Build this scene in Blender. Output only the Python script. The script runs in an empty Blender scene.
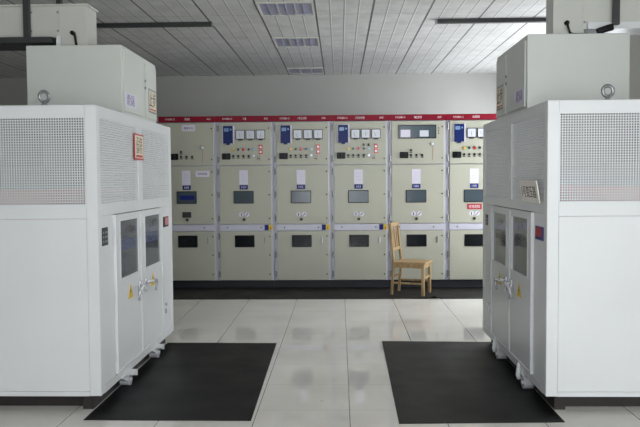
import bpy, bmesh, math, random
from mathutils import Matrix, Vector
random.seed(7)
S = bpy.context.scene
COL = S.collection
PI = math.pi

# ------------------------------------------------------------------ materials
def srgb(r, g, b):
    f = lambda c: (c/255/12.92) if c/255 <= .04045 else ((c/255+.055)/1.055)**2.4
    return (f(r), f(g), f(b), 1)

def mat(name, col, rough=.5, metal=0.0, spec=.5, noise=0.0, nscale=6.0, bump=0.0, bscale=200.0, coat=0.0):
    m = bpy.data.materials.new(name); m.use_nodes = True
    nt = m.node_tree; b = nt.nodes['Principled BSDF']
    b.inputs['Base Color'].default_value = col
    b.inputs['Roughness'].default_value = rough
    b.inputs['Metallic'].default_value = metal
    b.inputs['Specular IOR Level'].default_value = spec
    b.inputs['Coat Weight'].default_value = coat
    tc = nt.nodes.new('ShaderNodeTexCoord')
    if noise:
        n = nt.nodes.new('ShaderNodeTexNoise'); n.inputs['Scale'].default_value = nscale
        n.inputs['Detail'].default_value = 4
        nt.links.new(tc.outputs['Object'], n.inputs['Vector'])
        r = nt.nodes.new('ShaderNodeMapRange')
        r.inputs['From Min'].default_value = .3; r.inputs['From Max'].default_value = .7
        r.inputs['To Min'].default_value = 1-noise; r.inputs['To Max'].default_value = 1+noise*.4
        nt.links.new(n.outputs['Fac'], r.inputs['Value'])
        v = nt.nodes.new('ShaderNodeVectorMath'); v.operation = 'SCALE'
        v.inputs[0].default_value = col[:3]
        nt.links.new(r.outputs[0], v.inputs['Scale'])
        nt.links.new(v.outputs[0], b.inputs['Base Color'])
    if bump:
        n = nt.nodes.new('ShaderNodeTexNoise'); n.inputs['Scale'].default_value = bscale
        nt.links.new(tc.outputs['Object'], n.inputs['Vector'])
        bp = nt.nodes.new('ShaderNodeBump'); bp.inputs['Strength'].default_value = bump
        bp.inputs['Distance'].default_value = .002
        nt.links.new(n.outputs['Fac'], bp.inputs['Height']); nt.links.new(bp.outputs[0], b.inputs['Normal'])
    return m

M = {}
M['white_paint'] = mat('white_paint', srgb(226, 228, 228), .35, noise=.03, nscale=2)
M['box_paint'] = mat('box_paint', srgb(214, 217, 210), .4, noise=.03, nscale=2)
M['duct_paint'] = mat('duct_paint', srgb(208, 209, 200), .42, noise=.05, nscale=3)
M['pebble'] = mat('pebble_paint', srgb(186, 186, 169), .42, noise=.03, nscale=2)
M['frame_grey'] = mat('frame_grey', srgb(204, 204, 216), .35, noise=.03)
M['plinth'] = mat('plinth_paint', srgb(38, 41, 46), .5, spec=.3)
M['red_band'] = mat('red_band', srgb(134, 6, 36), .45, spec=.25)
M['white_ink'] = mat('white_ink', srgb(240, 238, 240), .5)
M['black_ink'] = mat('black_ink', srgb(26, 24, 26), .5)
M['purple_ink'] = mat('purple_ink', srgb(86, 62, 120), .5)
M['red_ink'] = mat('red_ink', srgb(186, 52, 48), .5)
M['black'] = mat('black_plastic', srgb(18, 18, 20), .4, spec=.3)
M['dark_steel'] = mat('dark_steel', srgb(58, 60, 60), .45, noise=.1)
M['chan'] = mat('channel_steel', srgb(44, 38, 36), .6, noise=.2, nscale=12)
M['blue'] = mat('relay_blue', srgb(14, 36, 98), .4, spec=.3)
M['screen'] = mat('relay_screen', srgb(120, 150, 190), .2)
M['label_white'] = mat('label_white', srgb(226, 222, 236), .55)
M['card'] = mat('card_white', srgb(246, 240, 230), .6, noise=.04)
M['cream'] = mat('card_cream', srgb(226, 214, 190), .6, noise=.05)
M['meter_face'] = mat('meter_face', srgb(214, 218, 226), .3)
M['tag_blue'] = mat('tag_blue', srgb(14, 34, 120), .5, spec=.3)
M['yellow'] = mat('sticker_yellow', srgb(226, 190, 40), .5)
M['yel_lamp'] = mat('lamp_yellow', srgb(226, 196, 70), .25)
M['red_lamp'] = mat('lamp_red', srgb(212, 60, 56), .25)
M['grn_lamp'] = mat('lamp_green', srgb(40, 70, 60), .25)
M['wht_lamp'] = mat('lamp_white', srgb(236, 240, 248), .2)
M['sky_lamp'] = mat('lamp_blue', srgb(150, 196, 220), .2)
M['chrome'] = mat('chrome', srgb(210, 212, 216), .18, metal=1)
M['handle_white'] = mat('handle_white', srgb(214, 214, 218), .22, metal=.3)
M['zinc'] = mat('zinc', srgb(150, 152, 154), .35, metal=.8)
M['pane'] = mat('dark_pane', srgb(84, 90, 96), .06, spec=.7)
M['pane_ink'] = mat('pane_ink', srgb(58, 60, 64), .3)
M['pane_blue'] = mat('pane_blue', srgb(72, 84, 140), .3)
M['cab_pane'] = mat('cabinet_pane', srgb(74, 86, 94), .15, spec=.45)
M['cab_pane_black'] = mat('cabinet_pane_black', srgb(24, 28, 32), .12, spec=.4)
M['pink'] = mat('sticker_pink', srgb(206, 120, 130), .5)
M['label_red'] = mat('label_red', srgb(176, 52, 66), .5)
M['label_blue'] = mat('label_blue', srgb(44, 60, 140), .5)
M['coil'] = mat('coil_resin', srgb(176, 92, 92), .4)
M['inner_shade_grey'] = mat('inner_shade_grey', srgb(66, 70, 72), .6)  # dark tone that puts shade into the colour of the enclosure interior
M['core'] = mat('core_grey', srgb(86, 90, 94), .5)
M['wood'] = mat('pine', srgb(214, 176, 112), .4)
M['rubber'] = mat('rubber', srgb(15, 15, 15), .5, spec=.25)

def wood_mat():
    m = M['wood']; nt = m.node_tree; b = nt.nodes['Principled BSDF']
    tc = nt.nodes.new('ShaderNodeTexCoord'); mp = nt.nodes.new('ShaderNodeMapping')
    mp.inputs['Scale'].default_value = (40, 40, 3)
    n = nt.nodes.new('ShaderNodeTexNoise'); n.inputs['Scale'].default_value = 1.0; n.inputs['Detail'].default_value = 5
    cr = nt.nodes.new('ShaderNodeValToRGB')
    cr.color_ramp.elements[0].position = .3; cr.color_ramp.elements[0].color = srgb(150, 120, 80)
    cr.color_ramp.elements[1].position = .7; cr.color_ramp.elements[1].color = srgb(198, 168, 122)
    nt.links.new(tc.outputs['Object'], mp.inputs[0]); nt.links.new(mp.outputs[0], n.inputs['Vector'])
    nt.links.new(n.outputs['Fac'], cr.inputs[0]); nt.links.new(cr.outputs[0], b.inputs['Base Color'])
wood_mat()

def rubber_mat():
    m = M['rubber']; nt = m.node_tree; b = nt.nodes['Principled BSDF']
    tc = nt.nodes.new('ShaderNodeTexCoord'); w = nt.nodes.new('ShaderNodeTexWave')
    w.bands_direction = 'Y'; w.inputs['Scale'].default_value = 28; w.inputs['Distortion'].default_value = .4
    n = nt.nodes.new('ShaderNodeTexNoise'); n.inputs['Scale'].default_value = 3
    bp = nt.nodes.new('ShaderNodeBump'); bp.inputs['Strength'].default_value = .25; bp.inputs['Distance'].default_value = .002
    nt.links.new(tc.outputs['Object'], w.inputs['Vector']); nt.links.new(tc.outputs['Object'], n.inputs['Vector'])
    nt.links.new(w.outputs['Fac'], bp.inputs['Height']); nt.links.new(bp.outputs[0], b.inputs['Normal'])
    r = nt.nodes.new('ShaderNodeMapRange'); r.inputs['To Min'].default_value = .38; r.inputs['To Max'].default_value = .6
    nt.links.new(n.outputs['Fac'], r.inputs['Value']); nt.links.new(r.outputs[0], b.inputs['Roughness'])
rubber_mat()

def line_mask(nt, coord, origin, pitch, half):
    """1 on a line of half width `half` every `pitch` metres, else 0"""
    a = nt.nodes.new('ShaderNodeMath'); a.operation = 'SUBTRACT'; a.inputs[1].default_value = origin
    nt.links.new(coord, a.inputs[0])
    p = nt.nodes.new('ShaderNodeMath'); p.operation = 'PINGPONG'; p.inputs[1].default_value = pitch/2
    nt.links.new(a.outputs[0], p.inputs[0])
    l = nt.nodes.new('ShaderNodeMath'); l.operation = 'LESS_THAN'; l.inputs[1].default_value = half
    nt.links.new(p.outputs[0], l.inputs[0])
    return l.outputs[0]

def mixcol(nt, fac, a, b):
    m = nt.nodes.new('ShaderNodeMix'); m.data_type = 'RGBA'
    if isinstance(fac, float): m.inputs[0].default_value = fac
    else: nt.links.new(fac, m.inputs[0])
    for s, v in ((6, a), (7, b)):
        if isinstance(v, tuple): m.inputs[s].default_value = v
        else: nt.links.new(v, m.inputs[s])
    return m.outputs[2]

def floor_mat():
    m = bpy.data.materials.new('polished_tile'); m.use_nodes = True
    nt = m.node_tree; b = nt.nodes['Principled BSDF']
    g = nt.nodes.new('ShaderNodeNewGeometry'); sp = nt.nodes.new('ShaderNodeSeparateXYZ')
    nt.links.new(g.outputs['Position'], sp.inputs[0])
    lx = line_mask(nt, sp.outputs[0], -.5448, .6, .0022)
    ly = line_mask(nt, sp.outputs[1], 4.7559, .6, .0020)
    n = nt.nodes.new('ShaderNodeTexNoise'); n.inputs['Scale'].default_value = 1.6; n.inputs['Detail'].default_value = 6
    nt.links.new(g.outputs['Position'], n.inputs['Vector'])
    cr = nt.nodes.new('ShaderNodeValToRGB')
    cr.color_ramp.elements[0].position = .3; cr.color_ramp.elements[0].color = srgb(228, 224, 217)
    cr.color_ramp.elements[1].position = .65; cr.color_ramp.elements[1].color = srgb(241, 238, 232)
    nt.links.new(n.outputs['Fac'], cr.inputs[0])
    # scuffs: small grey marks near the aisle centre
    n2 = nt.nodes.new('ShaderNodeTexNoise'); n2.inputs['Scale'].default_value = 14; n2.inputs['Detail'].default_value = 3
    nt.links.new(g.outputs['Position'], n2.inputs['Vector'])
    d = nt.nodes.new('ShaderNodeVectorMath'); d.operation = 'DISTANCE'; d.inputs[1].default_value = (-.16, 4.92, 0)
    nt.links.new(g.outputs['Position'], d.inputs[0])
    mr = nt.nodes.new('ShaderNodeMapRange'); mr.inputs['From Min'].default_value = .0; mr.inputs['From Max'].default_value = .15
    mr.inputs['To Min'].default_value = .22; mr.inputs['To Max'].default_value = -.3
    nt.links.new(d.outputs['Value'], mr.inputs['Value'])
    ad = nt.nodes.new('ShaderNodeMath'); ad.operation = 'ADD'
    nt.links.new(mr.outputs[0], ad.inputs[0]); nt.links.new(n2.outputs['Fac'], ad.inputs[1])
    gt = nt.nodes.new('ShaderNodeMapRange'); gt.inputs['From Min'].default_value = .68; gt.inputs['From Max'].default_value = .76
    gt.inputs['To Max'].default_value = .5
    nt.links.new(ad.outputs[0], gt.inputs['Value'])
    c = mixcol(nt, gt.outputs[0], cr.outputs[0], srgb(120, 120, 124))
    c = mixcol(nt, ly, c, srgb(192, 189, 183))
    c = mixcol(nt, lx, c, srgb(92, 92, 92))
    nt.links.new(c, b.inputs['Base Color'])
    b.inputs['Roughness'].default_value = .035
    b.inputs['IOR'].default_value = 1.75
    return m

def ceil_mat():
    m = bpy.data.materials.new('strip_ceiling'); m.use_nodes = True
    nt = m.node_tree; b = nt.nodes['Principled BSDF']
    g = nt.nodes.new('ShaderNodeNewGeometry'); sp = nt.nodes.new('ShaderNodeSeparateXYZ')
    nt.links.new(g.outputs['Position'], sp.inputs[0])
    major = line_mask(nt, sp.outputs[0], -.245, .6, .011)
    minor = line_mask(nt, sp.outputs[0], -.245, .15, .006)
    minor_highlight = line_mask(nt, sp.outputs[0], -.235, .15, .005)  # pale line beside each joint: strip edge highlight put into the colour
    cross = line_mask(nt, sp.outputs[1], 8.03, 1.2, .005)
    perf = nt.nodes.new('ShaderNodeTexVoronoi'); perf.inputs['Scale'].default_value = 34
    nt.links.new(g.outputs['Position'], perf.inputs['Vector'])
    n = nt.nodes.new('ShaderNodeTexNoise'); n.inputs['Scale'].default_value = 5
    nt.links.new(g.outputs['Position'], n.inputs['Vector'])
    cr = nt.nodes.new('ShaderNodeValToRGB')
    cr.color_ramp.elements[0].position = .3; cr.color_ramp.elements[0].color = srgb(196, 196, 193)
    cr.color_ramp.elements[1].position = .7; cr.color_ramp.elements[1].color = srgb(214, 214, 211)
    nt.links.new(n.outputs['Fac'], cr.inputs[0])
    c = mixcol(nt, minor_highlight, cr.outputs[0], srgb(232, 232, 230))
    c = mixcol(nt, minor, c, srgb(150, 150, 148))
    c = mixcol(nt, cross, c, srgb(164, 164, 162))
    c = mixcol(nt, major, c, srgb(96, 96, 96))
    nt.links.new(c, b.inputs['Base Color'])
    b.inputs['Roughness'].default_value = .45
    bp = nt.nodes.new('ShaderNodeBump'); bp.inputs['Strength'].default_value = .25; bp.inputs['Distance'].default_value = .003
    nt.links.new(perf.outputs['Distance'], bp.inputs['Height']); nt.links.new(bp.outputs[0], b.inputs['Normal'])
    return m
M['floor'] = floor_mat(); M['ceil'] = ceil_mat()
M['wall'] = mat('wall_plaster', srgb(190, 190, 184), .8, noise=.04, nscale=1.5, bump=.1, bscale=60)

def glass_mat():
    m = bpy.data.materials.new('window_glass'); m.use_nodes = True
    nt = m.node_tree; nt.nodes.remove(nt.nodes['Principled BSDF'])
    o = nt.nodes['Material Output']
    t = nt.nodes.new('ShaderNodeBsdfTransparent'); gl = nt.nodes.new('ShaderNodeBsdfGlossy'); gl.inputs['Roughness'].default_value = .02
    mx = nt.nodes.new('ShaderNodeMixShader'); mx.inputs[0].default_value = .06
    nt.links.new(t.outputs[0], mx.inputs[1]); nt.links.new(gl.outputs[0], mx.inputs[2]); nt.links.new(mx.outputs[0], o.inputs['Surface'])
    return m
M['glass'] = glass_mat()

# ------------------------------------------------------------------ mesh helpers
class MB:
    def __init__(self): self.bm = bmesh.new()
    def box(self, x0, x1, y0, y1, z0, z1, bev=0.0, mtx=None, seg=1):
        x0, x1 = min(x0, x1), max(x0, x1); y0, y1 = min(y0, y1), max(y0, y1); z0, z1 = min(z0, z1), max(z0, z1)
        vs = [self.bm.verts.new(v) for v in ((x0,y0,z0),(x1,y0,z0),(x1,y1,z0),(x0,y1,z0),(x0,y0,z1),(x1,y0,z1),(x1,y1,z1),(x0,y1,z1))]
        fs = [self.bm.faces.new([vs[i] for i in f]) for f in ((0,3,2,1),(4,5,6,7),(0,1,5,4),(1,2,6,5),(2,3,7,6),(3,0,4,7))]
        if bev:
            es = list({e for f in fs for e in f.edges})
            r = bmesh.ops.bevel(self.bm, geom=es, offset=bev, segments=seg, affect='EDGES', profile=.5)
            vs = list({v for f in r['faces'] for v in f.verts} | {v for v in vs if v.is_valid})
        if mtx: bmesh.ops.transform(self.bm, matrix=mtx, verts=vs)
        return self
    def bar(self, a, b, w, d, bev=0.0, up=(0,0,1)):
        """square bar from a to b, w across (perpendicular to up), d along up"""
        a, b = Vector(a), Vector(b); t = (b-a).normalized(); up = Vector(up)
        if abs(t.dot(up)) > .99: up = Vector((0,1,0))
        r = t.cross(up).normalized(); u = r.cross(t)
        m = Matrix(((r.x,t.x,u.x,a.x),(r.y,t.y,u.y,a.y),(r.z,t.z,u.z,a.z),(0,0,0,1)))
        return self.box(-w/2, w/2, 0, (b-a).length, -d/2, d/2, bev, m)
    def cyl(self, a, b, r, r2=None, n=16):
        a, b = Vector(a), Vector(b); t = b-a
        m = Matrix.Translation((a+b)/2) @ t.to_track_quat('Z', 'Y').to_matrix().to_4x4()
        bmesh.ops.create_cone(self.bm, cap_ends=True, segments=n, radius1=r, radius2=r if r2 is None else r2, depth=t.length, matrix=m)
        return self
    def tube(self, pts, r, n=8):
        pts = [Vector(p) for p in pts]; rings = []
        for i, p in enumerate(pts):
            t = (pts[min(i+1, len(pts)-1)] - pts[max(i-1, 0)]).normalized()
            q = t.to_track_quat('Z', 'Y')
            rings.append([self.bm.verts.new(p + q @ Vector((r*math.cos(2*PI*k/n), r*math.sin(2*PI*k/n), 0))) for k in range(n)])
        for A, B in zip(rings, rings[1:]):
            for k in range(n): self.bm.faces.new((A[k], A[(k+1) % n], B[(k+1) % n], B[k]))
        self.bm.faces.new(rings[0][::-1]); self.bm.faces.new(rings[-1])
        return self
    def torus(self, c, R, r, axis='Y', n=20, k=8, ang=0.0):
        V = []
        for i in range(n):
            a = 2*PI*i/n; row = []
            for j in range(k):
                b = 2*PI*j/k; rr = R + r*math.cos(b); p = (rr*math.cos(a), r*math.sin(b), rr*math.sin(a))
                p = (p[0]*math.cos(ang)-p[1]*math.sin(ang), p[0]*math.sin(ang)+p[1]*math.cos(ang), p[2])
                row.append(self.bm.verts.new(Vector(c)+Vector(p)))
            V.append(row)
        for i in range(n):
            for j in range(k):
                self.bm.faces.new((V[i][j], V[(i+1)%n][j], V[(i+1)%n][(j+1)%k], V[i][(j+1)%k]))
        return self
    def prism(self, pts, a, b, plane='XZ'):
        """polygon pts extruded from a to b along the third axis"""
        def P(p, t): return {'XZ': (p[0], t, p[1]), 'YZ': (t, p[0], p[1]), 'XY': (p[0], p[1], t)}[plane]
        A = [self.bm.verts.new(P(p, a)) for p in pts]; B = [self.bm.verts.new(P(p, b)) for p in pts]
        n = len(pts)
        self.bm.faces.new(A[::-1]); self.bm.faces.new(B)
        for i in range(n): self.bm.faces.new((A[i], A[(i+1)%n], B[(i+1)%n], B[i]))
        return self
    def mesh(self, name):
        bmesh.ops.recalc_face_normals(self.bm, faces=self.bm.faces[:])
        me = bpy.data.meshes.new(name); self.bm.to_mesh(me); self.bm.free(); return me

def link(name, me, m, parent=None, loc=None, smooth=False):
    o = bpy.data.objects.new(name, me); COL.objects.link(o)
    if m is not None and not me.materials: me.materials.append(M[m] if isinstance(m, str) else m)
    if parent: o.parent = parent
    if loc: o.location = loc
    if smooth:
        for p in me.polygons: p.use_smooth = True
    return o
def part(name, mb, m, parent=None, label=None, smooth=False):
    o = link(name, mb.mesh(name), m, parent, smooth=smooth)
    if label: o['label'] = label
    return o
def thing(name, label, cat, loc=(0,0,0), rz=0, group=None):
    o = bpy.data.objects.new(name, None); COL.objects.link(o); o.empty_display_size = .1
    o.location = loc; o.rotation_euler = (0, 0, rz); o['label'] = label; o['category'] = cat
    if group: o['group'] = group
    return o
def tag(o, label, cat, group=None):
    o['label'] = label; o['category'] = cat
    if group: o['group'] = group
    return o
def struct(name, mb, m):
    o = part(name, mb, m); o['kind'] = 'structure'; return o

TEXT_CACHE = {}
def text_mesh(s, w, h):
    """text as a thin solid, centred, filling w x h, lying in XZ and facing -Y"""
    key = (s, round(w, 4), round(h, 4))
    if key in TEXT_CACHE: return TEXT_CACHE[key]
    c = bpy.data.curves.new('lettering', 'FONT'); c.body = s; c.align_x = 'CENTER'; c.align_y = 'CENTER'; c.extrude = .01; c.resolution_u = 2
    c.space_line = .9
    o = bpy.data.objects.new('lettering', c); COL.objects.link(o)
    dg = bpy.context.evaluated_depsgraph_get()
    me = bpy.data.meshes.new_from_object(o.evaluated_get(dg))
    bpy.data.objects.remove(o); bpy.data.curves.remove(c)
    xs = [v.co.x for v in me.vertices]; ys = [v.co.y for v in me.vertices]
    cx, cy = (min(xs)+max(xs))/2, (min(ys)+max(ys))/2
    sx, sy = w/(max(xs)-min(xs)), h/(max(ys)-min(ys))
    for v in me.vertices:
        x, y, z = v.co; v.co = ((x-cx)*sx, -.0004-z*.04, (y-cy)*sy)
    me.materials.clear()
    TEXT_CACHE[key] = me
    return me
def text(s, w, h, m, parent, loc, face='-Y', roll=0.0, name='lettering'):
    me = text_mesh(s, w, h).copy()
    rz = {'-Y': 0, '+X': PI/2, '-X': -PI/2}[face]
    R = Matrix.Rotation(rz, 4, 'Z') @ Matrix.Rotation(roll, 4, 'Y')
    me.transform(R)
    return link(name, me, m, parent, loc)

def perforated(w, h, pitch, hole, plane, thick=.002):
    """sheet with a square grid of square holes; origin at its lower left corner"""
    nx, nz = int((w-.004)/pitch), int((h-.004)/pitch)
    mx, mz = (w-nx*pitch)/2, (h-nz*pitch)/2; e = (pitch-hole)/2
    def lines(n, m, L):
        r = [0.0]
        for i in range(n): r += [m+i*pitch+e, m+i*pitch+e+hole]
        return r+[L]
    U, V = lines(nx, mx, w), lines(nz, mz, h)
    verts, faces = [], []
    for t in (0, thick):
        for v in V:
            for u in U: verts.append((u, t, v) if plane == 'XZ' else (t, u, v))
    W = len(U); off = W*len(V)
    def vid(i, j, s): return s*off + j*W + i
    for j in range(len(V)-1):
        for i in range(W-1):
            hol = (i % 2 == 1) and (j % 2 == 1)
            if not hol:
                faces.append((vid(i,j,0), vid(i+1,j,0), vid(i+1,j+1,0), vid(i,j+1,0)))
                faces.append((vid(i,j,1), vid(i,j+1,1), vid(i+1,j+1,1), vid(i+1,j,1)))
            else:
                for (a, b) in (((i,j),(i+1,j)), ((i+1,j),(i+1,j+1)), ((i+1,j+1),(i,j+1)), ((i,j+1),(i,j))):
                    faces.append((vid(*a,0), vid(*b,0), vid(*b,1), vid(*a,1)))
    me = bpy.data.meshes.new('mesh_panel'); me.from_pydata(verts, [], faces); me.update()
    me.materials.append(M['white_paint'])
    return me

# ------------------------------------------------------------------ room
XL, XR, YF, YB, ZC = -10.0, 3.0, -.7, 12.62, 3.28
struct('floor', MB().box(XL-.2, XR+.2, YF-.2, YB+.2, -.1, 0), 'floor')
struct('ceiling', MB().box(XL-.2, XR+.2, YF-.2, YB+.2, ZC, ZC+.1), 'ceil')
struct('wall_back', MB().box(XL-.2, XR+.2, YB, YB+.2, 0, ZC), 'wall')
struct('wall_left', MB().box(XL-.2, XL, YF, YB, 0, ZC), 'wall')
def wall_with_openings(name, axis, at, th, a0, a1, ops):
    mb = MB()
    def b(u0, u1, z0, z1):
        if u1-u0 < 1e-4 or z1-z0 < 1e-4: return
        if axis == 'X': mb.box(at, at+th, u0, u1, z0, z1)
        else: mb.box(u0, u1, at, at+th, z0, z1)
    cur = a0
    for (u0, u1, z0, z1) in ops:
        b(cur, u0, 0, ZC); b(u0, u1, 0, z0); b(u0, u1, z1, ZC); cur = u1
    b(cur, a1, 0, ZC)
    return struct(name, mb, 'wall')
R_OPS = [(8.0, 10.1, .5, 2.95), (10.5, 12.2, .5, 2.85)]
F_OPS = [(-1.3, .6, .4, 3.05), (.9, 2.9, .4, 3.05)]
wall_with_openings('wall_right', 'X', XR, .2, YF, YB, R_OPS)
wall_with_openings('wall_front', 'Y', YF-.2, .2, XL, XR, F_OPS)
wn = 0
for axis, ops in (('X', R_OPS), ('Y', F_OPS)):
    for (u0, u1, z0, z1) in ops:
        wn += 1
        fr, pn = MB(), MB()
        at = XR+.08 if axis == 'X' else YF-.14
        def bb(mb, a, b_, c, d, t0, t1):
            if axis == 'X': mb.box(at+t0, at+t1, a, b_, c, d)
            else: mb.box(a, b_, at+t0, at+t1, c, d)
        n = 3; w = .05
        bb(fr, u0, u1, z0, z0+w, 0, .06); bb(fr, u0, u1, z1-w, z1, 0, .06)
        for i in range(n+1):
            c = u0 + (u1-u0)*i/n; c = min(max(c, u0+w/2), u1-w/2)
            bb(fr, c-w/2, c+w/2, z0+w, z1-w, 0, .06)
        for i in range(n):
            a = u0+(u1-u0)*i/n; b_ = u0+(u1-u0)*(i+1)/n
            bb(pn, a+w*.4, b_-w*.4, z0+w*.8, z1-w*.8, .027, .033)
        f = struct('window_%d' % wn, fr, 'frame_grey')
        part('window_pane', pn, 'glass', f)

# ------------------------------------------------------------------ switchgear
CW, C0, YC = .7962, -1.7163, 10.2235
def at_front(mb, u0, u1, z0, z1, y0, y1, bev=0.0): return mb.box(u0, u1, y0, y1, z0, z1, bev)

def cabinet(k, kind, label, head, tagtxt, sticker, extra):
    t = thing('switchgear_cabinet', label, 'electrical cabinet', (C0+CW*k, YC, 0), 0, 'switchgear cabinets in a row against the back wall')
    g = .0015
    part('enclosure', MB().box(g, CW-g, .03, 1.5, .1, 2.31, .002), 'frame_grey', t)
    part('plinth', MB().box(g, CW-g, .03, 1.45, 0, .1), 'plinth', t)
    h = part('header_panel', MB().box(g/2, CW-g/2, -.006, .10, 2.312, 2.39, .002), 'red_band', t, 'dark red header strip with small white lettering')
    text('KYN28A-12', .135, .026, 'white_ink', h, (.165, -.006, 2.351))
    text(head[0], head[1], .034, 'white_ink', h, (.405, -.006, 2.351))
    text(tagtxt, .052, .028, 'white_ink', h, (.70, -.006, 2.351))
    DU0, DU1 = .045, .765
    ud = part('instrument_door', MB().box(DU0, DU1, 0, .029, 1.712, 2.300, .004), 'pebble', t)
    md = part('breaker_door', MB().box(DU0, DU1, 0, .029, .892, 1.700, .004), 'pebble', t)
    ld = part('cable_door', MB().box(DU0, DU1, 0, .029, .106, .792, .004), 'pebble', t)
    cb = part('crossbar', MB().box(.04, CW-.025, .004, .029, .800, .884, .003), 'frame_grey', t, 'pale grey strip between the two lower doors')
    for u in (.15, .62): part('bolt', MB().cyl((u, .004, .843), (u, -.006, .843), .009, n=8), 'black', cb)
    # hinges on the left, bolts on the right of every door
    for d, zs in ((ud, (1.79, 2.22)), (md, (.97, 1.30, 1.62)), (ld, (.19, .46, .72))):
        for z in zs:
            part('hinge', MB().cyl((.024, .012, z-.045), (.024, .012, z+.045), .009, n=8).box(.024, .05, .012, .03, z-.035, z+.035), 'zinc', d)
            part('bolt', MB().cyl((.737, 0, z), (.737, -.008, z), .010, n=8), 'black', d)
    # mimic line, knob and switches on the upper door
    part('mimic_line', MB().box(.607, .611, -.0015, 0, 1.76, 1.99).box(.58, .64, -.0015, 0, 1.985, 1.989), 'red_ink' if kind != 'blank' else 'dark_steel', ud)
    rx = .085 if kind == 'relay' else .155
    part('rotary_switch', MB().box(rx, rx+.118, -.012, 0, 1.790, 1.876, .004).cyl((rx+.058, -.012, 1.835), (rx+.058, -.035, 1.835), .03, n=14).box(rx+.05, rx+.067, -.05, -.035, 1.80, 1.87, .003), 'black', ud)
    def lamp(u, z, m, r=.017):
        o = part('pilot_light', MB().cyl((u, 0, z), (u, -.008, z), r+.004), 'zinc', ud)
        part('lens', MB().cyl((u, -.008, z), (u, -.022, z), r, r*.75), m, o)
    def sw(u, z, m='black'):
        o = part('selector_switch', MB().cyl((u, 0, z), (u, -.010, z), .016).box(u-.004, u+.004, -.026, -.010, z-.014, z+.014), m, ud)
        part('switch_label', MB().box(u-.019, u+.019, -.0015, 0, z-.034, z-.022), 'black_ink', o)
    if kind == 'relay':
        r = part('protection_relay', MB().box(.090, .258, -.012, 0, 2.012, 2.258, .004), 'label_white', ud)
        part('front_plate', MB().box(.106, .242, -.022, -.012, 2.012, 2.254, .003).box(.15, .20, -.022, -.004, 1.992, 2.012), 'blue', r, 'deep blue front plate')
        part('display', MB().box(.120, .185 if k != 3 else .175, -.0235, -.022, 2.175, 2.222 if k != 3 else 2.226), 'wht_lamp' if k == 3 else 'screen', r)
        part('key_pad', MB().box(.200, .225, -.0235, -.022, 2.19, 2.215), 'screen', r)
        for u in (.279, .420, .562):
            mm = part('panel_meter', MB().box(u, u+.127, -.020, 0, 2.066, 2.196, .004).box(u+.035, u+.092, -.023, 0, 2.052, 2.068), 'dark_steel', ud)
            part('dial', MB().box(u+.009, u+.118, -.022, -.020, 2.076, 2.187), 'meter_face', mm)
            part('needle', MB().bar((u+.064, -.0235, 2.092), (u+.035+random.random()*.05, -.0235, 2.15), .003, .0015, up=(0,1,0)), 'black_ink', mm)
        lamp(.242, 1.927, 'yel_lamp', .02); lamp(.311, 1.927, 'grn_lamp'); lamp(.384, 1.927, 'red_lamp', .021); lamp(.457, 1.927, 'grn_lamp'); lamp(.525, 1.927, 'sky_lamp')
        for u in (.242, .311, .384, .457): sw(u, 1.838)
        lamp(.525, 1.838, 'wht_lamp', .020); sw(.590, 1.825, 'zinc')
        for z in (1.957, 1.892):
            part('surround', MB().box(.624-.026, .624+.026, -.004, 0, z-.028, z+.028), 'red_lamp', ud)
            o = part('indicator_lamp', MB().cyl((.624, -.004, z), (.624, -.018, z), .016), 'wht_lamp', ud)
        if k in (2, 3):
            for u in (.457, .525):
                part('toggle_switch', MB().cyl((u, 0, 1.985), (u, -.012, 1.985), .012).box(u-.02, u+.02, -.002, 0, 1.962, 1.970), 'black', ud)
    else:
        sw(.31, 1.90)
        for u in (.31, .385, .465): sw(u, 1.832)
        lamp(.604, 1.957 if kind == 'plain' else 1.985, 'wht_lamp', .022)
    if kind == 'window':
        w = part('inspection_window', MB().box(.138, .658, -.010, 0, 2.060, 2.246, .004), 'cab_pane_black', ud)
        part('pane', MB().box(.150, .646, -.012, -.010, 2.072, 2.234), 'cab_pane', w)
        part('meter', MB().box(.168, .30, -.0135, -.012, 2.078, 2.18), 'label_white', w)
        part('meter', MB().box(.43, .55, -.0135, -.012, 2.085, 2.17), 'meter_face', w)
        for q in range(3): part('door_lettering', MB().box(.683, .695, -.0015, 0, 2.12+q*.035, 2.142+q*.035), 'black_ink', ud)
    # middle door: sheet of paper, blue number tag, window, interlock
    p0 = .321 if kind != 'plain' else .315
    s = part('paper_notice', MB().box(p0, p0+.121, -.002, 0, 1.439, 1.641), 'label_white', md)
    for q in range(3): part('printed_line', MB().box(p0+.03, p0+.09, -.003, -.002, 1.50+q*.04, 1.506+q*.04), 'frame_grey', s)
    n = part('number_tag', MB().box(.325, .440, -.004, 0, 1.374, 1.435, .002), 'tag_blue', md, 'blue number tag with white digits')
    text(str(101+k), .066, .030, 'white_ink', n, (.382, -.004, 1.405))
    w = part('viewing_window', MB().box(.239, .522, -.008, 0, 1.178, 1.354, .006), 'dark_steel', md)
    part('pane', MB().box(.251, .510, -.010, -.008, 1.190, 1.342), 'cab_pane', w)
    if kind == 'plain': part('blue_strip', MB().box(.285, .490, -.0115, -.010, 1.235, 1.295), 'tag_blue', w)
    if kind == 'plain':
        e = part('interlock_plate', MB().box(.315, .440, -.004, 0, .985, 1.065, .003), 'dark_steel', md)
    else:
        e = part('interlock_plate', MB().cyl((.345, 0, 1.025), (.345, -.004, 1.025), .033, n=20).cyl((.425, 0, 1.025), (.425, -.004, 1.025), .033, n=20), 'label_white', md)
        part('pictogram', MB().box(.340, .350, -.0055, -.004, 1.00, 1.045).bar((.41, -.0048, 1.005), (.44, -.0048, 1.045), .008, .0015, up=(0,1,0)), 'black_ink', e)
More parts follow.
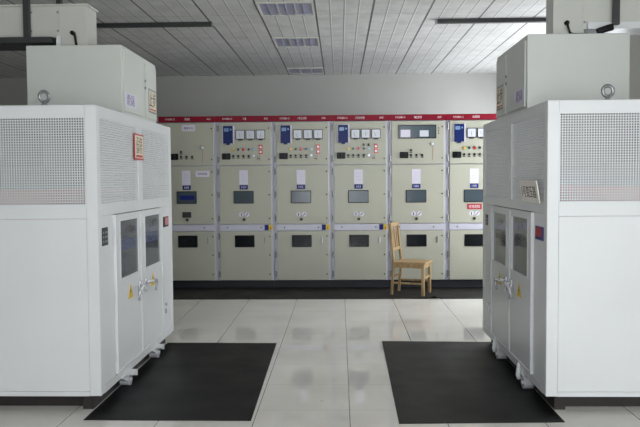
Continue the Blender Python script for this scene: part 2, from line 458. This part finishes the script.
    part('keyhole', MB().cyl((.384, 0, .955), (.384, -.012, .955), .021, n=14).box(.380, .388, -.016, -.012, .94, .97), 'dark_steel', md)
    # lower door
    w = part('viewing_window', MB().box(.250, .525, -.008, 0, .568, .736, .006), 'black', ld)
    part('pane', MB().box(.262, .513, -.010, -.008, .580, .724), 'cab_pane_black', w)
    part('door_handle', MB().box(.665, .680, -.016, 0, .625, .71, .003), 'label_white' if k in (1, 2) else 'zinc', ld)
    if sticker:
        b = part('warning_sticker', MB().box(.668, .723, -.0015, .004, .806, .880), 'tag_blue', cb, 'blue and yellow warning sticker')
        part('yellow_half', MB().box(.723, .778, -.0015, .004, .806, .880).prism([(.733, .816), (.768, .816), (.7505, .864)], -.0025, -.0015), 'yellow', b)
        part('warning_triangle', MB().prism([(.741, .823), (.760, .823), (.7505, .850)], -.0035, -.0025), 'black_ink', b)
    if extra == 'plain':
        q = part('paper_label', MB().box(.327, .509, -.003, 0, 2.185, 2.270), 'label_white', ud)
        text('隔离手车', .130, .036, 'black_ink', q, (.418, -.003, 2.228))
        q = part('paper_label', MB().box(.509, .701, -.003, 0, 1.552, 1.636), 'label_white', md)
        text('进线隔离', .135, .034, 'black_ink', q, (.605, -.003, 1.594))
    if extra == 'red':
        q = part('warning_plate', MB().box(.285, .487, -.004, 0, 1.080, 1.158, .002), 'label_red', md, 'red plate with white lettering')
        text('有电危险', .150, .042, 'white_ink', q, (.386, -.004, 1.119))
    return t

cabinet(-1, 'plain', 'plain beige switchgear cabinet beside the left enclosure, two white labels, no gauges', ('隔离柜', .075), 'AH1', False, 'plain')
cabinet(0, 'relay', 'beige switchgear cabinet with gauges, right beside the plain one with two white labels', ('计量', .046), 'AH2', True, None)
cabinet(1, 'relay', 'beige switchgear cabinet with gauges, between two other gauge cabinets, third in the row', ('1号出线柜', .125), 'AH3', True, None)
cabinet(2, 'relay', 'beige switchgear cabinet with gauges, directly left of the wooden chair', ('2号出线柜', .130), 'AH4', True, None)
cabinet(3, 'window', 'beige switchgear cabinet with a wide dark inspection window on top, directly behind the wooden chair', ('电压互感', .100), 'AH5', False, None)
cabinet(4, 'relay', 'beige switchgear cabinet with a red plate, partly hidden by the right enclosure', ('出线隔离', .100), 'AH6', False, 'red')

# ------------------------------------------------------------------ transformer enclosures
UL, UH, UZ0, UW = 2.10, 1.989, .100, 1.20
PITCH, HOLE = .0165, .0100
P_FRONT = perforated(UW-.15, .578, PITCH, HOLE, 'XZ')
P_SIDE = perforated(.91, .578, PITCH, HOLE, 'YZ')

def enclosure(s, origin, label, box):
    """s=+1: doors face +X, s=-1: doors face -X. local x=0 at the middle, y=0 front face"""
    t = thing('transformer_enclosure', label, 'transformer', origin)
    F = s*UW/2                      # x of the door face
    def sx(d): return F + s*d       # d metres outside the door face
    hw = UW/2
    # base channels and under-frame
    part('base_rail', MB().box(-hw+.07, -hw+.14, .05, UL-.05, 0, UZ0).box(hw-.14, hw-.07, .05, UL-.05, 0, UZ0)
         .box(-hw+.14, hw-.14, .12, .2, 0, UZ0).box(-hw+.14, hw-.14, UL-.12, UL-.05, 0, UZ0), 'chan', t)
    # frame: posts and rails
    fr = MB(); p = .075
    for x in (-hw, hw-p):
        for y in (0, UL-p): fr.box(x, x+p, y, y+p, UZ0, UH, .004)
    for y in (0, UL-.03):
        fr.box(-hw+p, hw-p, y, y+.03, 1.922, UH); fr.box(-hw+p, hw-p, y, y+.03, 1.262, 1.344)
        fr.box(-hw+p, hw-p, y, y+.03, UZ0, UZ0+.03)
    for x in (-hw, hw-.03):
        fr.box(x, x+.03, p, UL-p, 1.922, UH); fr.box(x, x+.03, p, UL-p, 1.275, 1.344); fr.box(x, x+.03, p, UL-p, UZ0, .150)
        fr.box(x, x+.03, .985, 1.075, 1.344, 1.922)
    part('frame', fr, 'white_paint', t)
    part('top_panel', MB().box(-hw+.002, hw-.002, .002, UL-.002, UH, UH+.006, .002), 'white_paint', t)
    part('roof_shade_sheet', MB().box(-hw+.08, hw-.08, .08, UL-.08, UH-.05, UH-.002), 'inner_shade_grey', t)  # added dark sheet under the roof, keeps the mesh holes looking shaded
    part('floor_panel', MB().box(-hw+p, hw-p, p, UL-p, UZ0, UZ0+.01), 'white_paint', t)
    # perforated panels
    link('mesh_panel', P_FRONT, None, t, (-hw+p, .006, 1.344))
    x = F-s*.008
    link('mesh_panel', P_SIDE, None, t, (x, p, 1.344)); link('mesh_panel', P_SIDE, None, t, (x, 1.115, 1.344))
    # the sides' spare margin next to the posts is closed by narrow strips
    part('side_strip', MB().box(F-s*.014, F-s*.004, 1.075, 1.115, 1.344, 1.922), 'white_paint', t)
    # sheet panels below
    part('front_panel', MB().box(-hw+p+.001, hw-p-.001, .002, .020, UZ0+.031, 1.260, .002), 'white_paint', t)
    part('rear_panel', MB().box(-hw+p+.001, hw-p-.001, UL-.036, UL-.008, UZ0+.031, 1.985, .002), 'inner_shade_grey', t)  # coloured dark so the inside looks shaded through the holes
    part('far_side_panel', MB().box(-F+s*.008, -F+s*.034, p+.001, UL-p-.001, .152, 1.985, .002), 'inner_shade_grey', t)  # dark colour stands in for interior shade and covers the lit rails
    part('rear_shade_sheet', MB().box(-hw+.036, hw-.036, UL-p-.014, UL-p-.003, UZ0+.02, UH-.052), 'inner_shade_grey', t)  # added dark sheet, covers the bright rear posts to shade the inside
    # door side: fixed margins, two doors
    part('fixed_panel', MB().box(F-s*.018, F-s*.004, p, .325, .152, 1.273), 'white_paint', t)
    part('fixed_panel', MB().box(F-s*.018, F-s*.004, 1.665, UL-p, .152, 1.273), 'white_paint', t)
    for i, (a, b, g0, g1) in enumerate(((.330, .985, .435, .930), (.991, 1.660, 1.095, 1.615))):
        fd = MB(); z0, z1 = .158, 1.270; gz0, gz1 = .800, 1.232
        o_, i_ = sx(.010), sx(-.012)
        fd.box(o_, i_, a, g0, z0, z1); fd.box(o_, i_, g1, b, z0, z1)
        fd.box(o_, i_, g0, g1, z0, gz0); fd.box(o_, i_, g0, g1, gz1, z1)
        # raised edge moulding round the leaf
        e = sx(.016)
        for (ya, yb, za, zb) in ((a, a+.014, z0, z1), (b-.014, b, z0, z1), (a+.014, b-.014, z0, z0+.014), (a+.014, b-.014, z1-.014, z1)):
            fd.box(o_, e, ya, yb, za, zb)
        d = part('door', fd, 'white_paint', t)
        part('window_pane', MB().box(sx(.001), sx(-.005), g0, g1, gz0, gz1), 'pane', d)
        yc_ = (g0+g1)/2; fc = '+X' if s > 0 else '-X'
        text('止步', .17, .055, 'pane_ink', d, (sx(.001), yc_, 1.150), fc)
        text('高压危险', .36, .085, 'pane_blue' if s > 0 else 'pane_ink', d, (sx(.001), yc_, 1.045), fc)
        gk = MB()
        for (ya, yb, za, zb) in ((g0, g0+.012, gz0, gz1), (g1-.012, g1, gz0, gz1), (g0+.012, g1-.012, gz0, gz0+.012), (g0+.012, g1-.012, gz1-.012, gz1)):
            gk.box(sx(.013), sx(.001), ya, yb, za, zb)
        part('window_gasket', gk, 'white_paint', d)
        # lever handle near the meeting edge
        hy = .905 if i == 0 else 1.075; dr = -1 if i == 0 else 1
        hd = MB().box(sx(.010), sx(.024), hy-.025, hy+.025, .625, .735, .004)
        hd.cyl((sx(.024), hy, .705), (sx(.060), hy, .705), .013)
        hd.tube([(sx(.060), hy, .705), (sx(.064), hy+dr*.03, .709), (sx(.066), hy+dr*.08, .706), (sx(.064), hy+dr*.160, .694), (sx(.060), hy+dr*.170, .660), (sx(.056), hy+dr*.165, .610)], .011)
        part('door_handle', hd, 'handle_white', d, smooth=True)
        ty = .675 if i == 0 else 1.325
        st = part('warning_sticker', MB().prism([(ty-.066, .638), (ty+.066, .638), (ty, .752)], sx(.010), sx(.0115), 'YZ'), 'yellow', d, 'yellow triangular warning sticker')
        part('flash_symbol', MB().prism([(ty+.006, .720), (ty-.018, .682), (ty-.002, .682), (ty-.010, .655), (ty+.016, .692), (ty+.002, .692)], sx(.0115), sx(.0122), 'YZ'), 'black_ink', st)
        for hz in (.30, .70, 1.12):
            hyy = a-.004 if i == 0 else b+.004
            part('hinge', MB().cyl((sx(.012), hyy, hz-.05), (sx(.012), hyy, hz+.05), .008, n=10), 'white_paint', d)
    # labels on the door side
    def plate(y0, y1, z0, z1, m, name='name_plate', lab=None):
        o = part(name, MB().box(sx(-.004), sx(-.001), y0, y1, z0, z1), m, t); 
        if lab: o['label'] = lab
        return o
    def stripe(par, y0, y1, z0, z1, m, name='printed_block'):
        part(name, MB().box(sx(-.001), sx(-.0002), y0, y1, z0, z1), m, par)
    if s > 0:
        q = plate(.085, .205, 1.075, 1.195, 'black', 'control_plate', 'black plate with small grey buttons')
        for zz in (1.095, 1.125, 1.155): 
            for yy in (.105, .145, .175): stripe(q, yy, yy+.014, zz, zz+.014, 'zinc', 'button')
        q = plate(1.765, 1.965, 1.090, 1.182, 'black', 'name_plate', 'dark name plate with a pink block')
        stripe(q, 1.835, 1.955, 1.105, 1.172, 'pink')
    else:
        q = plate(.085, .285, 1.095, 1.185, 'label_blue', 'name_plate', 'blue and red name plate')
        stripe(q, .125, .275, 1.118, 1.178, 'label_red'); stripe(q, .135, .275, 1.100, 1.112, 'black_ink')
        q = plate(1.885, 1.985, 1.087, 1.182, 'dark_steel', 'control_plate')
        for zz in (1.105, 1.135): stripe(q, 1.905, 1.965, zz, zz+.012, 'zinc', 'button')
    # lock on the far door-side lower corner
    part('latch', MB().cyl((sx(-.004), 1.80, .40), (sx(.012), 1.80, .40), .013, n=12).box(sx(-.004), sx(.006), 1.785, 1.815, .32, .36), 'chrome', t)
    # roller brackets under the door side
    for (y0, y1) in ((.42, .70), (1.28, 1.54)):
        br = MB()
        if s > 0:
            br.prism([(y0, UZ0), (y1, UZ0), (y1, .058), (y0+.12, .052)], sx(-.06), sx(.012), 'YZ')
            br.prism([(y0+.10, UZ0), (y1, UZ0), (y1, .052)], sx(.012), sx(.045), 'YZ')
        else:
            br.box(sx(-.06), sx(.006), y1-.11, y1-.02, .070, UZ0+.045, .004)
            br.tube([(sx(.010), y1-.04, .16), (sx(.016), y1-.045, .115), (sx(.026), y1-.07, .075), (sx(.026), y1-.10, .060)], .016)
        b = part('roller_bracket', br, 'white_paint', t)
        yc = y1-.10 if s > 0 else y0+.10
        part('roller', MB().cyl((sx(-.05), yc, .050), (sx(.02), yc, .050), .044, n=20).cyl((sx(.02), yc, .050), (sx(.03), yc, .050), .015, n=10), 'handle_white', b)
    # lifting eyes on the roof
    e0 = .355 if s > 0 else .395
    for (ex, ey) in ((F-s*e0, .06), (F-s*.90, .06), (F-s*e0, UL-.06), (F-s*.90, UL-.06)):
        part('lifting_eye', MB().torus((ex, ey, UH+.066), .034, .0115, ang=math.radians(52) if s > 0 else .1).cyl((ex, ey, UH), (ex, ey, UH+.032), .013).cyl((ex, ey, UH+.006), (ex, ey, UH+.014), .024, n=12), 'zinc', t, smooth=True)
    # inside: three coils on a core
    part('core', MB().box(-.14, .14, .25, UL-.25, .14, .34).box(-.14, .14, .25, UL-.25, 1.46, 1.60).box(-.10, .10, .35, .55, .34, 1.50).box(-.10, .10, .95, 1.15, .34, 1.50).box(-.10, .10, 1.55, 1.75, .34, 1.50), 'core', t)
    for y in (.45, 1.05, 1.65):
        part('coil', MB().cyl((0, y, .40), (0, y, 1.45), .27, n=28), 'coil', t, 'dull red resin coil seen through the mesh')
    # cable box on the roof
    bi, by0, by1, bz, bw = box
    b0, b1 = F-s*bi, F-s*(bi+bw)
    bx = part('cable_box', MB().box(b0, b1, by0, by1, UH+.006, bz, .004), 'box_paint', t, 'plain steel cable box on the roof')
    def bs(d): return b0+s*d
    part('cover_plate', MB().box(bs(0), bs(.012), by0+.04, by0+(by1-by0)*.56, UH+.06, bz-.04, .002), 'box_paint', bx)
    part('cover_plate', MB().box(bs(0), bs(.012), by0+(by1-by0)*.64, by1-.03, UH+.06, bz-.04, .002), 'box_paint', bx)
    face = '+X' if s > 0 else '-X'
    ya, yb = by0+.03, by0+.35
    q = part('paper_label', MB().box(bs(.012), bs(.014), ya, yb, 2.092, 2.200), 'label_white', bx)
    text('高压\n危险', .22, .086, 'purple_ink', q, (bs(.014), (ya+yb)/2, 2.146), face)
    ya, yb = by1-.31, by1-.06
    q = part('danger_plate', MB().box(bs(.012), bs(.015), ya, yb, 2.105, 2.312), 'zinc', bx)
    part('plate_face', MB().box(bs(.015), bs(.0155), ya+.012, yb-.012, 2.118, 2.298), 'cream', q)
    text('止步', .21, .13, 'black_ink', q, (bs(.0155), (ya+yb)/2, 2.222), face)
    part('red_line', MB().box(bs(.0155), bs(.0162), ya+.02, yb-.02, 2.130, 2.140), 'red_ink', q)
    for z in (2.30, 2.36):
        part('bolt', MB().cyl((bs(.012), by0+(by1-by0)*.6, z), (bs(.022), by0+(by1-by0)*.6, z), .012, n=8), 'zinc', bx)
    return t

LXF, RXF, YU = -1.5637, 1.3149, 4.7196
enclosure(+1, (LXF-UW/2, YU, 0), 'white transformer enclosure with perforated top panels on the left side of the aisle', (.118, .99, 2.045, 2.557, .745))
enclosure(-1, (RXF+UW/2, YU, 0), 'white transformer enclosure with perforated top panels on the right side of the aisle', (.105, .935, 2.01, 2.588, .765))

# hanging signs on the two enclosures
t = thing('warning_sign', 'orange bordered warning sign hanging upright on the left enclosure mesh', 'sign', (LXF+.001, YU+.985, 1.765))
part('board', MB().box(0, .008, -.130, .130, -.100, .100, .002), 'red_ink', t)
part('sign_face', MB().box(.008, .0088, -.116, .116, -.086, .088), 'cream', t)
text('正在\n运行', .17, .125, 'black_ink', t, (.0088, 0, .014), '+X')
part('printed_bar', MB().box(.0088, .0094, -.09, .09, -.080, -.062), 'red_ink', t)

t = thing('notice_card', 'tilted white notice card with black lettering leaning on the right enclosure mesh', 'sign', (RXF-.004, YU+.335, 1.415))
R = Matrix.Identity(4)
part('card', MB().box(-.012, -.004, -.230, .230, -.074, .074, .002, R), 'card', t)
text('1号变压器', .37, .080, 'black_ink', t, (-.012, 0, 0), '-X')
t.rotation_euler = (0, math.radians(-9), 0); t.location.x -= .016

# ------------------------------------------------------------------ bus ducts above the enclosures
def duct(label, s, x_end, y0, y1, z0, z1, xd, zbox, xfar, flange):
    """s=-1 runs to -X from x_end. xd: inner side of the drop"""
    t = thing('bus_duct', label, 'bus duct', (x_end, (y0+y1)/2, zbox))
    L = lambda x: x-x_end
    ya, yb = y0-(y0+y1)/2, y1-(y0+y1)/2
    zb0, zb1 = z0-zbox, z1-zbox
    part('duct_run', MB().box(L(xd), L(xfar), ya, yb, zb0, zb1, .003), 'duct_paint', t)
    part('duct_drop', MB().box(0, L(xd), ya, yb, .012, zb1, .003), 'duct_paint', t)
    part('base_flange', MB().box(-s*-.0-s*.0, L(xd), ya-.02, yb+.02, 0, .012), 'duct_paint', t)
    rim = MB()
    rim.box(L(x_end)+s*-.012, L(xfar), ya-.012, yb+.012, zb1, zb1+.014)
    part('top_lip', rim, 'duct_paint', t)
    x = xd; i = 0
    while abs(x-xfar) > .3 and i < 14:
        part('seam', MB().box(L(x)-.012, L(x)+.012, ya-.006, yb+.006, zb0-.004, zb1-.001), 'duct_paint', t)
        if i < 8: 
            for z in (zb0+.05, zb1-.05): part('bolt', MB().cyl((L(x), ya-.006, z), (L(x), ya-.014, z), .008, n=8), 'zinc', t)
        x += s*(.44 if i else .21); i += 1
    if flange:
        part('bottom_flange', MB().box(L(xd)+s*.02, L(xfar), ya-.03, yb+.03, zb0-.006, zb0+.045), 'white_paint', t, 'white bolted flange along the bottom')
    return t
duct('beige bus duct elbow with dark strut, dropping onto the left cable box', -1, -1.985, 5.83, 6.06, 2.640, 2.885, -2.215, 2.557, -9.99, False)
duct('pale bus duct with a white bolted bottom flange, dropping onto the right cable box', +1, 1.652, 5.80, 6.00, 2.650, 2.985, 1.890, 2.588, 2.99, True)

def strut(label, x, y, zb, w=.046, foot=None, ztop=ZC):
    t = thing('hanger_strut', label, 'hanger', (x, y, zb))
    part('upright', MB().box(-w/2, w/2, -.05, -.01, 0, ztop-zb, .002), 'dark_steel', t)
    part('ceiling_plate', MB().box(-.06, .06, -.07, .05, ztop-zb-.008, ztop-zb), 'dark_steel', t)
    if foot: 
        part('cross_arm', MB().box(foot[0], foot[1], -.05, .30, -.045, 0, .002), 'dark_steel', t)
    return t
strut('dark steel hanger strut in front of the left bus duct, down from the ceiling', -2.439, 5.80, 2.632, foot=(-1.2, .20))
strut('dark steel hanger strut behind the left bus duct, near its drop', -2.33, 6.20, 2.632)
strut('dark steel hanger strut in front of the right bus duct, down from the ceiling', 2.108, 5.765, 2.665)

# cables and clip by the ducts
cb = MB().tube([(1.752, 5.770, 2.694), (1.755, 5.762, 2.66), (1.760, 5.755, 2.635), (1.768, 5.75, 2.612), (1.79, 5.75, 2.602), (1.84, 5.75, 2.600), (1.88, 5.75, 2.602), (1.905, 5.75, 2.600)], .009)
cb.cyl((1.752, 5.799, 2.694), (1.752, 5.770, 2.694), .018, n=10)
tag(part('cable', cb, 'black', None, smooth=True), 'thin black cable looping out of the right bus duct onto the cable box', 'cable')
sl = MB().tube([(1.965, 5.735, 2.612), (1.985, 5.730, 2.620), (2.01, 5.728, 2.628), (2.045, 5.728, 2.640), (2.08, 5.73, 2.648)], .026, 10)
tag(part('cable_sleeve', sl, 'black', None, smooth=True), 'thick black cable sleeve lying on the right cable box beside the hanger strut', 'cable')
hk = MB().tube([(-2.062, 5.80, 2.561), (-2.064, 5.79, 2.60), (-2.066, 5.785, 2.635), (-2.075, 5.785, 2.660), (-2.092, 5.79, 2.668)], .010)
hk.cyl((-2.092, 5.83, 2.668), (-2.092, 5.785, 2.668), .016, n=10)
tag(part('cable', hk, 'black', None, smooth=True), 'short black cable end standing on the left cable box beside the bus duct', 'cable')
cl = MB().box(-2.213, -2.178, 5.77, 5.795, 2.562, 2.640, .003).box(-2.213, -2.178, 5.77, 5.829, 2.557, 2.566)
tag(part('angle_bracket', cl, 'white_paint'), 'small white angle bracket at the foot of the left bus duct', 'bracket')

# ------------------------------------------------------------------ ceiling lights and slots
def ceiling_light(y0, y1, label):
    x0, x1 = -.835, -.255
    t = thing('ceiling_light', label, 'ceiling light', ((x0+x1)/2, (y0+y1)/2, ZC), 0, 'recessed ceiling lights in one row')
    hx, hy = (x1-x0)/2, (y1-y0)/2
    part('frame', MB().box(-hx, hx, -hy, -hy+.022, -.014, 0).box(-hx, hx, hy-.022, hy, -.014, 0).box(-hx, -hx+.022, -hy+.022, hy-.022, -.014, 0).box(hx-.022, hx, -hy+.022, hy-.022, -.014, 0), 'duct_paint', t)
    part('back_tray', MB().box(-hx+.022, hx-.022, -hy+.022, hy-.022, -.003, 0), 'lamp_tray', t)
    w = (2*hx-.044)/3
    for i in range(3):
        c = -hx+.022+w*(i+.5)
        part('lamp_tube', MB().cyl((c, -hy+.03, -.010), (c, hy-.03, -.010), .006, n=10), 'tube_white', t)
        if i < 2:
            e = -hx+.022+w*(i+1)
            part('divider', MB().prism([(e-.012, -.003), (e+.012, -.003), (e, -.016)], -hy+.022, hy-.022, 'XZ'), 'chrome', t)
    return t
M['lamp_tray'] = mat('lamp_tray', srgb(156, 157, 178), .35)
M['tube_white'] = mat('tube_white', srgb(150, 152, 172), .3)
ceiling_light(7.44, 8.03, 'square unlit ceiling light nearest the viewer, over the aisle')
ceiling_light(9.28, 9.92, 'square unlit ceiling light in the middle of the row of three')
ceiling_light(11.80, 12.40, 'square unlit ceiling light farthest away, against the back wall')
def slot(x0, x1, label):
    t = thing('ceiling_channel', label, 'lighting channel', ((x0+x1)/2, 8.37, ZC))
    h = (x1-x0)/2
    part('channel', MB().box(-h, h, -.045, .035, -.042, 0, .004), 'dark_steel', t)
    part('lower_lip', MB().box(-h, h, -.050, -.045, -.046, -.02), 'dark_steel', t)
    for s in (-1, 1): part('end_cap', MB().box(s*h, s*(h+.012), -.055, .045, -.048, 0), 'zinc', t)
slot(-3.60, -1.43, 'long dark channel under the ceiling, above the left enclosure')
slot(1.095, 2.95, 'long dark channel under the ceiling, above the right enclosure')

# ------------------------------------------------------------------ mats
def floor_mat_obj(name, pts, label, cat='mat', h=.005):
    mb = MB().prism(pts, 0.0005, h, 'XY')
    return tag(part(name, mb, 'rubber'), label, cat)
floor_mat_obj('rubber_mat', [(-1.622, 4.541), (-.563, 4.533), (-.590, 6.714), (-1.600, 6.735)], 'black rubber mat on the tiles beside the left enclosure doors')
floor_mat_obj('rubber_mat', [(.356, 4.483), (1.376, 4.517), (1.376, 6.755), (.383, 6.794)], 'black rubber mat on the tiles beside the right enclosure doors')
def long_mat():
    mb = MB(); xs = [-2.60]+[1.05+.02*i for i in range(13)]+[2.30]; top, bot = [], []
    for j, y in enumerate((9.222, 9.26, 9.30, 10.222)):
        rt, rb = [], []
        for x in xs:
            lift = .034*max(0, 1-abs(x-1.17)/.10)**1.2 * (1, .55, 0, 0)[j]
            rb.append(mb.bm.verts.new((x, y, .0005+lift))); rt.append(mb.bm.verts.new((x, y, .005+lift)))
        top.append(rt); bot.append(rb)
    n, m = len(xs), 4
    for j in range(m-1):
        for i in range(n-1):
            mb.bm.faces.new((top[j][i], top[j][i+1], top[j+1][i+1], top[j+1][i])); mb.bm.faces.new((bot[j][i], bot[j+1][i], bot[j+1][i+1], bot[j][i+1]))
    for i in range(n-1):
        mb.bm.faces.new((bot[0][i], bot[0][i+1], top[0][i+1], top[0][i])); mb.bm.faces.new((bot[-1][i+1], bot[-1][i], top[-1][i], top[-1][i+1]))
    for j in range(m-1):
        mb.bm.faces.new((bot[j+1][0], bot[j][0], top[j][0], top[j+1][0])); mb.bm.faces.new((bot[j][-1], bot[j+1][-1], top[j+1][-1], top[j][-1]))
    return mb
tag(part('rubber_mat', long_mat(), 'rubber'), 'long black rubber mat running along the foot of the switchgear cabinets', 'mat')

# ------------------------------------------------------------------ wooden chair (front towards local +X)
ch = thing('wooden_chair', 'light pine wooden chair with a slatted back on the long mat before the cabinets', 'chair', (.915, 9.63, .0072), math.radians(-21))
SW, SD, SH = .37, .40, .43
for sgn in (-1, 1):
    y = sgn*(SW/2-.018)
    part('rear_leg', MB().bar((-.205, y, .0), (-.172, y, .40), .034, .030, .003, up=(1,0,0)).bar((-.172, y, .395), (-.225, y, .925), .034, .030, .003, up=(1,0,0)), 'wood', ch)
    part('front_leg', MB().bar((.212, y, .0), (.214, y, SH-.022), .036, .036, .003, up=(1,0,0)), 'wood', ch)
    part('side_stretcher', MB().bar((-.185, y, .155), (.212, y, .155), .016, .024), 'wood', ch)
    part('side_apron', MB().bar((-.170, y, SH-.052), (.214, y, SH-.052), .018, .052), 'wood', ch)
part('seat', MB().box(-.185, .250, -SW/2-.012, SW/2+.012, SH-.024, SH, .006, None, 2), 'wood', ch)
part('front_apron', MB().box(.202, .222, -SW/2+.03, SW/2-.03, SH-.078, SH-.026), 'wood', ch)
part('front_stretcher', MB().bar((.213, -SW/2+.03, .225), (.213, SW/2-.03, .225), .018, .026), 'wood', ch)
part('rear_stretcher', MB().bar((-.186, -SW/2+.03, .235), (-.186, SW/2-.03, .235), .018, .026), 'wood', ch)
def backx(z): return -.172-.053*(z-.395)/.53
part('top_rail', MB().bar((backx(.905), -SW/2+.03, .905), (backx(.905), SW/2-.03, .905), .022, .045, .003), 'wood', ch)
part('lower_back_rail', MB().bar((backx(.585), -SW/2+.03, .585), (backx(.585), SW/2-.03, .585), .020, .034, .003), 'wood', ch)
for y in (-.085, 0, .085):
    part('back_slat', MB().bar((backx(.60), y, .60), (backx(.885), y, .885), .028, .012, .002, up=(1,0,0)), 'wood', ch)

# ------------------------------------------------------------------ daylight
wd = bpy.data.worlds.new('daylight'); S.world = wd; wd.use_nodes = True
bg = wd.node_tree.nodes['Background']
bg.inputs['Color'].default_value = (.92, .955, 1.0, 1); bg.inputs['Strength'].default_value = 8.0
def portal(loc, rot, sx, sy):
    L = bpy.data.lights.new('window_portal', 'AREA'); L.shape = 'RECTANGLE'; L.size = sx; L.size_y = sy
    L.cycles.is_portal = True
    o = bpy.data.objects.new('window_portal', L); COL.objects.link(o); o.location = loc; o.rotation_euler = rot
for (u0, u1, z0, z1) in R_OPS: portal((XR+.19, (u0+u1)/2, (z0+z1)/2), (0, PI/2, 0), z1-z0, u1-u0)
for (u0, u1, z0, z1) in F_OPS: portal(((u0+u1)/2, YF-.19, (z0+z1)/2), (PI/2, 0, 0), u1-u0, z1-z0)

# ------------------------------------------------------------------ camera
f, yaw, pitch, roll, H = 737.87, .0271, .046, -.0069, 1.5045
cam = bpy.data.cameras.new('camera'); co = bpy.data.objects.new('camera', cam); COL.objects.link(co)
cam.sensor_width = 36; cam.lens = f*36/640; cam.clip_start = .05
fw = Vector((-math.sin(yaw)*math.cos(pitch), math.cos(yaw)*math.cos(pitch), -math.sin(pitch)))
r = Vector((math.cos(yaw), math.sin(yaw), 0)); u = r.cross(fw)
r2 = math.cos(roll)*r + math.sin(roll)*u; u2 = -math.sin(roll)*r + math.cos(roll)*u
co.matrix_world = Matrix(((r2.x, u2.x, -fw.x, 0), (r2.y, u2.y, -fw.y, 0), (r2.z, u2.z, -fw.z, H), (0, 0, 0, 1)))
S.camera = co
S.view_settings.view_transform = 'Standard'; S.view_settings.look = 'None'
S.view_settings.exposure = 0.06; S.view_settings.gamma = 1.0
S.view_settings.use_curve_mapping = False
S.cycles.use_denoising = True
S.cycles.max_bounces = 10; S.cycles.diffuse_bounces = 4
